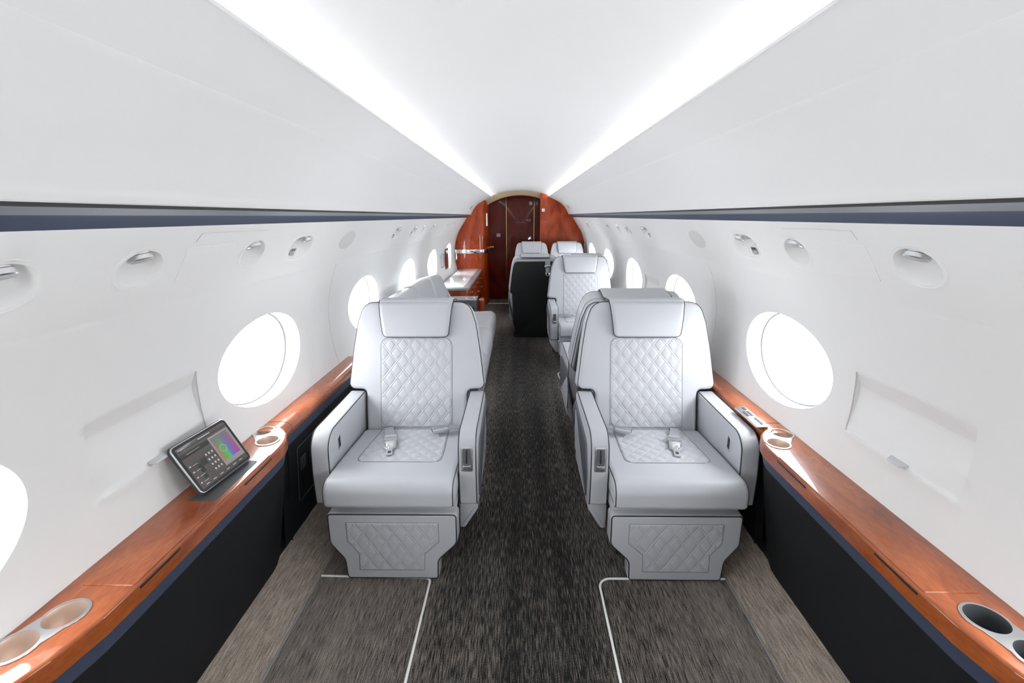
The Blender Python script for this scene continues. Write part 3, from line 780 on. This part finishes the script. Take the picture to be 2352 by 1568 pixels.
    # arms
    AO = rpoly([(.085, .305), (.082, .45), (.098, .625), (.62, .628), (.64, .40), (.60, .30)], [.02, .2, .085, .04, .05, .03], 9)
    for side in (-1, 1):
        x0 = .267 if side > 0 else -.345
        ma = lambda u, v, w: (x0+w, u, v)
        g = G(); slab(g, AO, .078, .010, ma, True, 5); ar = g.obj('armrest', 'leather', t, ang=50)
        if side == m: t_in.append(ar.name)
        for xx in (x0+.003, x0+.075):
            g = G(); tube(g, [(xx, u, v) for u, v in inset(AO, .002)], .0023, True); g.obj('piping', 'piping', ar)
        if side == m:   # aisle arm: lever plate on its front
            xc = x0+.038 if side > 0 else x0+.040
            def mf(u, v, w): v = .470+(v-.455)*.92; return (xc+u*.92, .0835-w+.25*max(0, v-.540), v)
            g = G(); slab(g, rpoly([(-.026, .455), (.026, .455), (.026, .572), (-.026, .572)], .006), .004, .0015, mf); lv = g.obj('lever_plate', 'nickel', ar); lv['label'] = 'brushed metal recline lever plate'
            g = G(); slab(g, rpoly([(-.018, .463), (.018, .463), (.018, .564), (-.018, .564)], .003), .0046, .0005, mf); g.obj('lever_well', 'leather2', lv)
            g = G(); slab(g, rpoly([(-.003, .495), (.003, .495), (.003, .560), (-.003, .560)], .002), .0052, .0003, mf); g.obj('lever_slot', 'dark', lv)
            g = G(); slab(g, rpoly([(-.017, .474), (.017, .474), (.017, .490), (-.017, .490)], .003), .016, .003, mf); g.obj('lever', 'nickel', lv)
        else:
            xi = x0+.078 if side < 0 else x0
            mi = lambda u, v, w: (xi-side*w, u, v)
            g = G(); slab(g, rpoly([(.185, .505), (.215, .515), (.215, .575), (.185, .565)], .006), .003, .0012, mi); sw = g.obj('switch_plate', 'chrome', ar)
            g = G(); slab(g, rpoly([(.191, .515), (.209, .521), (.209, .567), (.191, .561)], .003), .0036, .0004, mi); g.obj('switch', 'dark', sw)
    # aisle skirt and side panel
    x1 = .345
    g = G(); slab(g, rpoly([(.262, .300), (x1-.002, .300), (x1-.002, .270), (.285, .175), (.262, .175)], [.004, .006, .012, .012, .004]), .46, .006, lambda u, v, w: (m*u, .115+w, v), True); t_in.append(g.obj('side_skirt', 'leather', t).name)
    for side in (m,):
        g = G(); slab(g, rpoly([(.155, .31), (.15, .42), (.20, .545), (.60, .575), (.68, .50), (.71, .09), (.50, .09), (.34, .20)], [.01, .05, .06, .03, .05, .02, .05, .05]), .010, .004, lambda u, v, w: (side*(x1-.003+w-.42*max(0, .29-v)), u, v), True); sp_ = g.obj('side_panel', 'leather2', t)
        if side == m: t_in.append(sp_.name)
    g = G(); box(g, -.20, .20, .16, .64, .0, .318, .01); g.obj('pedestal', 'base', t)
    # belt
    bt = G()
    def ribbon(g, pts, w, th_=.0016):
        P_ = [Vector(p) for p in pts]; vs = []; fs = []
        for i, p in enumerate(P_):
            d = P_[min(i+1, len(P_)-1)]-P_[max(i-1, 0)]; d.z = 0; d.normalize(); sde = Vector((-d.y, d.x, 0))*w/2
            for a_ in (-1, 1):
                vs.append(p+sde*a_+Vector((0, 0, th_))); vs.append(p+sde*a_-Vector((0, 0, th_)))
        for i in range(len(P_)-1):
            b = i*4; c = b+4
            fs += [(b, b+2, c+2, c), (b+1, c+1, c+3, b+3), (b, c, c+1, b+1), (b+2, b+3, c+3, c+2)]
        fs += [(0, 1, 3, 2), (len(P_)*4-4, len(P_)*4-2, len(P_)*4-1, len(P_)*4-3)]
        g.add(vs, fs)
    zc = .4725
    ribbon(bt, [(-.135*m, .512, zc-.02), (-.132*m, .495, zc-.004), (-.120*m, .45, zc+.004), (-.100*m, .40, zc+.003), (-.088*m, .362, zc+.004)], .044)
    st1 = bt.obj('lap_strap', 'webbing', t)
    d = Vector((.035*m, -.16, 0)).normalized(); sv = Vector((-d.y, d.x, 0)); b0 = Vector((-.086*m, .358, zc+.003))
    mq = lambda u, v, w: tuple(b0+sv*u+d*v+Vector((0, 0, w)))
    g = G(); slab(g, R9(-.031, .031, -.018, .020, .003), .011, .003, mq, True); tube(g, [mq(-.026, .0, .012), mq(.026, .0, .012)], .008, n=10); g.obj('adjuster', 'nickel', st1)
    g = G()
    slab(g, rpoly([(-.027, .018), (.027, .018), (.027, .095), (.014, .115), (.014, .165), (-.014, .165), (-.014, .115), (-.027, .095)], .006), .004, .001, lambda u, v, w: mq(u, v, w+.002), True)
    tn_ = g.obj('tongue', 'nickel', st1)
    g = G(); lathe(g, [(.025, .0), (.025, .010), (.019, .017), (.007, .019)], lambda x, y, h: mq(x, y+.078, h+.005), 24, (False, True)); g.obj('boss', 'chrome', tn_)
    g = G(); slab(g, rpoly([(-.007, .128), (.007, .128), (.007, .150), (-.007, .150)], .002), .0002, .0001, lambda u, v, w: mq(u, v, w+.0062)); g.obj('slot', 'slate', tn_)
    bt = G(); ribbon(bt, [(.245*m, .470, zc+.003), (.215*m, .475, zc+.010), (.19*m, .462, zc+.016), (.165*m, .448, zc+.012)], .036)
    st2 = bt.obj('buckle_strap', 'webbing', t)
    d2 = Vector((-.95*m, -.32, 0)).normalized(); sv2 = Vector((-d2.y, d2.x, 0)); b1 = Vector((.172*m, .450, zc+.004))
    g = G(); slab(g, rpoly([(-.016, 0), (.016, 0), (.026, .03), (.026, .078), (-.026, .078), (-.026, .03)], [.004, .004, .01, .004, .004, .01]), .022, .006, lambda u, v, w: tuple(b1+sv2*u+d2*v+Vector((0, 0, w))), True); bk = g.obj('buckle', 'nickel', st2)
    g = G(); slab(g, R9(-.017, .017, .005, .017, .003), .002, .0008, lambda u, v, w: tuple(b1+sv2*u+d2*(.0775+w)+Vector((0, 0, v)))); g.obj('buckle_mouth', 'slate', bk)
    INNER[t.name] = t_in
    return t
INNER = {}
def place(o, x, y, rz, sc, label, grp, zs=1, xs=1):
    o.location = (x, y, 0); o.rotation_euler = (0, 0, rz); o.scale = (sc*xs, sc, zs); o['label'] = label; o['group'] = grp
sL = make_seat(1); sR = make_seat(-1); sK = make_seat(1, True)
g1 = 'quilted seats facing the camera'; g2 = 'seats facing forward, backs to the camera'
place(sL, -.532, 1.62, 0, 1, 'light grey leather seat with diamond quilting, front left, beside the tablet ledge', g1)
place(sR, .628, 1.62, 0, 1, 'light grey leather seat with diamond quilting, front right beside the right ledge', g1)
c = copy_tree(sR); place(c, .638, 4.32, 0, 1, 'quilted light grey seat in the middle right, behind the two seats standing back to back', g1)
sB = copy_tree(sL); place(sB, .635, 3.33, PI, 1, 'seat turned away, back to back with the front right seat', g2)
place(sK, .178, 6.33, PI, .96, 'seat turned away with a bare black back shell, right of the aisle', g2, .965, .97)
sG = copy_tree(sL, skip=INNER[sL.name]); place(sG, .797, 6.38, PI, .96, 'seat turned away by the right windows, mostly hidden behind the middle right seat', g2, .965, .95)
c = copy_tree(sR); place(c, .188, 7.06, 0, .93, 'farthest row quilted seat next to the aisle, in front of the dark door', g1, 1, .93)
c = copy_tree(sR, skip=INNER[sR.name]); place(c, .766, 7.06, 0, .93, 'farthest row quilted seat by the right windows, in front of the amber bulkhead', g1, 1, .93)
# buckle strap hanging over the black shell
bs = G(); slab(bs, rpoly([(-.030, .0), (.030, .0), (.030, -.085), (.024, -.10), (.024, -.155), (-.024, -.155), (-.024, -.10), (-.030, -.085)], .005), .008, .002, lambda u, v, w: (u, w, v), True)
o = bs.obj('hanging_strap', 'webbing'); o.location = (0, 0, 0)
hs = thing('shoulder_belt', 'grey belt end with metal tongue hanging over the black seat shell', 'seat belt', (.325, 5.515, .985)); o.parent = hs; o.name = 'strap'
g = G(); box(g, -.036, .036, -.005, .010, -.085, -.060, .004); g.obj('slide', 'nickel', hs)
g = G(); tube(g, [(-.022, -.002, -.150), (-.016, -.002, -.175), (0, -.002, -.185), (.016, -.002, -.175), (.022, -.002, -.150)], .005); g.obj('tongue', 'chrome', hs)
# ---------------------------------------------------------------- divan
t = thing('divan', 'long pale leather divan along the left wall behind the front left seat', 'sofa', (-.65, 4.0, 0))
oy, ox = 4.0, -.65
for k in range(3):
    y0 = 2.80+k*.80; y1 = y0+.79
    g = G(); slab(g, rpoly([(-.95, .24), (-.95, .43), (-.275, .455), (-.275, .24)], [.03, .04, .075, .03], 8), y1-y0, .05, lambda u, v, w: (u-ox, y0+w-oy, v), True, 6)
    cs = g.obj('seat_cushion', 'leather', t, ang=50)
    pr_ = inset(rpoly([(-.95, .24), (-.95, .43), (-.275, .455), (-.275, .24)], [.03, .04, .075, .03], 8), .012)
    g = G(); tube(g, [(u-ox, y1-.012-oy, v) for u, v in pr_ if u > -.5], .004); g.obj('piping', 'piping', cs)
    PB = rpoly([(-.80, .40), (-.80, .60), (-.885, .925), (-1.03, .90), (-.98, .40)], [.04, .2, .07, .05, .03], 8)
    ya = 3.22+k*.66; g = G(); slab(g, PB, .65, .045, lambda u, v, w: (u-ox, ya+w-oy, v-.05*sm(4.4, 5.25, ya+w)), True, 6); g.obj('back_cushion', 'leather', t, ang=50)
g = G(); box(g, -1.0-ox, -.315-ox, 2.82-oy, 5.16-oy, .03, .245, .02); g.obj('base', 'leather', t)
g = G(); slab(g, rpoly([(-1.005, .1), (-1.02, .82), (-.91, .84), (-.735, .46), (-.70, .1)], .04), .05, .015, lambda u, v, w: (u-ox, 5.215+w-oy, v), True); g.obj('end_panel', 'leather', t)
# ---------------------------------------------------------------- console with cup holders, red cabinet corner, credenza
t = thing('cup_console', 'dark grey console with two cup holders at the far end of the divan', 'console', (-.77, 5.55, 0))
g = G(); box(g, -.24, .245, -.13, .13, .0, .515, .012); g.obj('cabinet', 'leather2', t)
g = G(); box(g, -.245, .25, -.135, .135, .515, .532, .006); tp = g.obj('top', 'edge', t)
for cx in (.085, .185):
    g = G(); lathe(g, [(.042, .0), (.041, .004), (.036, .004), (.034, .0005)], lambda x, y, h: (cx+x, y-.03, .532+h), 28, (False, False)); r_ = g.obj('cup_holder', 'chrome', t)
    g = G(); lathe(g, [(.035, .0012), (.001, .0012)], lambda x, y, h: (cx+x, y-.03, .532+h), 28, (False, True)); g.obj('cup_liner', 'dark', r_)
g = G(); slab(g, rpoly([(.03, .12), (.22, .12), (.22, .44), (.03, .44)], .01), .006, .002, lambda u, v, w: (u, -.13-w, v)); g.obj('door_panel', 'dado', t)
t = thing('magazine_rack', 'low red wood rack between the dark console and the aisle', 'rack', (-.485, 5.75, 0))
g = G(); slab(g, rpoly([(-.035, -.10), (.035, -.10), (.035, .10), (-.035, .10)], .02), .485, .012, lambda u, v, w: (u, v, w)); g.obj('body', 'woodred', t)
g = G(); tube(g, [(-.03, -.095, .489), (.03, -.095, .489), (.03, .095, .489)], .004); g.obj('rim', 'chrome', t)
t = thing('credenza', 'red gloss wood credenza with a white top along the left wall near the bulkhead', 'cabinet', (-.87, 6.85, 0))
X0, X1, Y0, Y1 = -.162, .205, -1.10, 1.10
g = G(); slab(g, rpoly([(X0, Y0), (X1-.0, Y0), (X1, Y1), (X0, Y1)], [.005, .09, .005, .005], 8), .585, .004, lambda u, v, w: (u, v, w)); g.obj('body', 'woodred', t)
g = G(); slab(g, rpoly([(X0-.01, Y0-.02), (X1+.02, Y0-.02), (X1+.02, Y1), (X0-.01, Y1)], [.005, .10, .005, .005], 8), .035, .010, lambda u, v, w: (u, v, w+.586), True); g.obj('countertop_edge', 'edge', t)
g = G(); slab(g, rpoly([(X0, Y0+.06), (X1-.05, Y0+.06), (X1-.05, Y1-.01), (X0, Y1-.01)], [.005, .03, .005, .005], 6), .004, .0015, lambda u, v, w: (u, v, w+.620)); g.obj('countertop', 'counter', t)
for k in range(4):
    ya = Y0+.14+k*.235*2*.98*.5*2/2; ya = Y0+.14+k*.47*1.0; yb = ya+.45
    if yb > Y1: yb = Y1-.02
    for (za, zb, nm) in ((.42, .56, 'drawer'), (.05, .40, 'door')):
        g = G(); slab(g, rpoly([(ya, za), (yb, za), (yb, zb), (ya, zb)], .006), .010, .003, lambda u, v, w: (X1+w, u, v)); d = g.obj(nm, 'woodred', t)
        g = G(); zz = zb-.05; yy = (ya+yb)/2 if nm == 'drawer' else yb-.06
        lathe(g, [(.006, 0), (.006, .012), (.013, .016), (.013, .022), (.004, .025)], lambda x, y, h: (X1+.009+h, yy+x, zz+y), 14); g.obj('knob', 'chrome', d)
# wall screen and chrome brackets on the left wall
t = thing('wall_screen', 'dark rectangular screen mounted on the left wall above the credenza', 'screen', (-1.106, 6.98, .875))
g = G(); slab(g, rpoly([(-.16, -.155), (.16, -.155), (.16, .155), (-.16, .155)], .01), .010, .003, lambda u, v, w: (w, u, v), True); g.obj('frame', 'dark', t)
g = G(); slab(g, R9(-.148, .148, -.143, .143), .0106, .0003, lambda u, v, w: (w, u, v)); g.obj('display', 'tv', t)
for (s, y, z, lab) in ((-1, 6.42, .90, 'small chrome rectangular bracket on the left wall before the screen'), (-1, 7.86, .87, 'small chrome rectangular bracket on the left wall at the bulkhead'), (1, 7.86, .96, 'small chrome rectangular bracket on the right wall at the bulkhead')):
    g = G(); p = rpoly([(-.10 if y < 7 else -.05, -.085), (.10 if y < 7 else .05, -.085), (.10 if y < 7 else .05, .085), (-.10 if y < 7 else -.05, .085)], .008)
    tube(g, [(s*(wx(z)-.035), y+u, z+v) for u, v in p], .007, True, 6)
    o = g.obj('wall_bracket', 'chrome', origin=(s*wx(z), y, z)); tag(o, lab, 'bracket', 'chrome wall brackets')
# ---------------------------------------------------------------- forward bulkhead
def sect(x):   # ceiling height of the cabin section at half width x
    x = abs(x); return .765+math.sqrt(max(0, 1.16**2-x*x))
g = G()
# right bulkhead panel
op = [(.339, 0), (1.2, 0), (1.2, .9), (1.15, 1.1), (1.0, 1.40), (.82, 1.62), (.6, 1.79), (.47, 1.85), (.339, 1.868)]
slab(g, op, .05, .008, lambda u, v, w: (u, YF+.05-w, v)); tag(g.obj('wall_front', 'woodred'), kind='structure')
# left curved wood wall
plan = bez([(-1.14, 7.96), (-.95, 7.93), (-.80, 7.93), (-.68, 7.955), (-.60, 8.01), (-.565, 8.09), (-.556, 8.2), (-.556, 8.52)], 6)
g = G(); nz2 = 24; vs = []; n = len(plan)
for k in range(nz2+1):
    for x, y in plan:
        zt = min(1.86, sect(x)+.03); vs.append((x, y, zt*k/nz2))
g.add(vs, [(j*n+i, j*n+i+1, (j+1)*n+i+1, (j+1)*n+i) for j in range(nz2) for i in range(n-1)])
tag(g.obj('wall_front_left', 'woodred', ang=60), kind='structure')
t = G(); sh = []
vs = []; n = len(plan)
for (o_, z) in ((0, .880), (.030, .884), (.034, .915), (.030, .948), (0, .952)):
    for i, (x, y) in enumerate(plan):
        a_ = Vector(plan[min(i+1, n-1)])-Vector(plan[max(i-1, 0)]); a_.normalize(); nn = Vector((a_.y, -a_.x)); vs.append((x+nn.x*o_, y+nn.y*o_, z))
t.add(vs, [(j*n+i, j*n+i+1, (j+1)*n+i+1, (j+1)*n+i) for j in range(4) for i in range(n-1)])
tag(t.obj('shelf_rail', 'chrome', ang=60), 'polished metal band wrapped around the curved left bulkhead', 'rail')
# header arch: tan soffit sloping back from the ceiling line to the vestibule
zc0 = .765; n = 33
arc = [math.radians(90-36+72*k/(n-1)) for k in range(n)]
def ceil_z(x):
    pr = [(0, 1.895), (.13, 1.891), (.27, 1.878), (.40, 1.851), (.478, 1.800), (.56, 1.763), (.62, 1.735), (.68, 1.694), (.75, 1.628)]
    x = abs(x)
    for (a, b), (c, d_) in zip(pr, pr[1:]):
        if x <= c: return b+(d_-b)*(x-a)/(c-a)
    return 1.6
g = G(); v1 = [(1.11*math.cos(a), YF-.02, ceil_z(1.11*math.cos(a))+.004) for a in arc]; v2 = [(1.065*math.cos(a), YF+.20, zc0+1.068*math.sin(a)) for a in arc]
g.add(v1+v2, [(i, i+1, n+i+1, n+i) for i in range(n-1)]); tn += 1
tag(g.obj('trim_%d' % tn, mat('tan_soffit', (.72, .58, .40), .15), recalc=False), kind='structure')
g = G(); tube(g, v2, .006); tn += 1; tag(g.obj('trim_%d' % tn, 'gold'), kind='structure')
g = G(); g.add(v2+[(x, 8.56, z) for x, y, z in v2], [(i, i+1, n+i+1, n+i) for i in range(n-1)]); tn += 1
tag(g.obj('trim_%d' % tn, 'wooddark', recalc=False), kind='structure')
# vestibule
YD = 8.50
g = G(); g.add([(-.62, YD, 0), (.36, YD, 0), (.36, YD, 1.9), (-.62, YD, 1.9)], [(0, 1, 2, 3)]); g.add([(.345, YF, 0), (.345, YD, 0), (.345, YD, 1.9), (.345, YF, 1.9)], [(0, 1, 2, 3)])
tag(g.obj('wall_front_vestibule', 'wooddark', recalc=False), kind='structure')
d = link('door_1', None); d.location = (.01, YD, 0); tag(d, kind='structure')
g = G(); slab(g, [(-.245, .01), (.245, .01), (.245, 1.80), (-.245, 1.80)], .02, .006, lambda u, v, w: (u, -w, v)); g.obj('door_leaf', 'wooddark', d)
g = G(); lathe(g, [(.018, 0), (.018, .02), (.034, .025), (.036, .035), (.02, .045)], lambda x, y, h: (.175+x, -.02-h, 1.095+y), 20); tube(g, [(.175+.045*math.cos(a*PI/10), -.024, 1.095+.045*math.sin(a*PI/10)) for a in range(20)], .004, True); g.obj('door_knob', 'chrome', d)
g = G(); tube(g, [(.145+.035*math.cos(a*PI/10), -.022, 1.415+.012*math.sin(a*PI/10)) for a in range(20)], .003, True); g.obj('door_latch', 'nickel', d)
g = G(); box(g, .155, .205, -.0225, -.019, 1.675, 1.735, .004); g.obj('placard', 'greyplastic', d)
for x in (-.242, .252):
    g = G(); box(g, x-.005, x+.005, YD-.03, YD-.018, 0, 1.82, .002); tn += 1; tag(g.obj('trim_%d' % tn, 'gold'), kind='structure')
g = G(); box(g, -.56, .345, YF-.02, YF+.02, 0, .008, .003); tn += 1; tag(g.obj('trim_%d' % tn, 'gloss'), kind='structure')
g = G(); box(g, -.42, -.35, YD-.006, YD+.002, 1.13, 1.19, .004); tag(g.obj('switch_plate', 'greyplastic'), 'small square grey plate on the dark vestibule wall left of the door', 'switch')
g = G(); box(g, -.05+.415, -.05+.465, YF-.008, YF+.002, 1.56, 1.61, .008); tag(g.obj('switch_plate', 'gloss'), 'small white square switch high on the right amber bulkhead', 'switch')
g = G(); box(g, -.575, -.545, YF-.02, YF+.0, 1.33, 1.54, .01); tag(g.obj('hinge_plate', 'gloss'), 'pale upright plate on the edge of the left bulkhead', 'hinge')
g = G(); box(g, -.56, -.47, YD-.03, YD-.0, .94, .965, .004); tag(g.obj('gold_latch', 'gold'), 'short gold latch bar on the dark vestibule wall', 'latch')
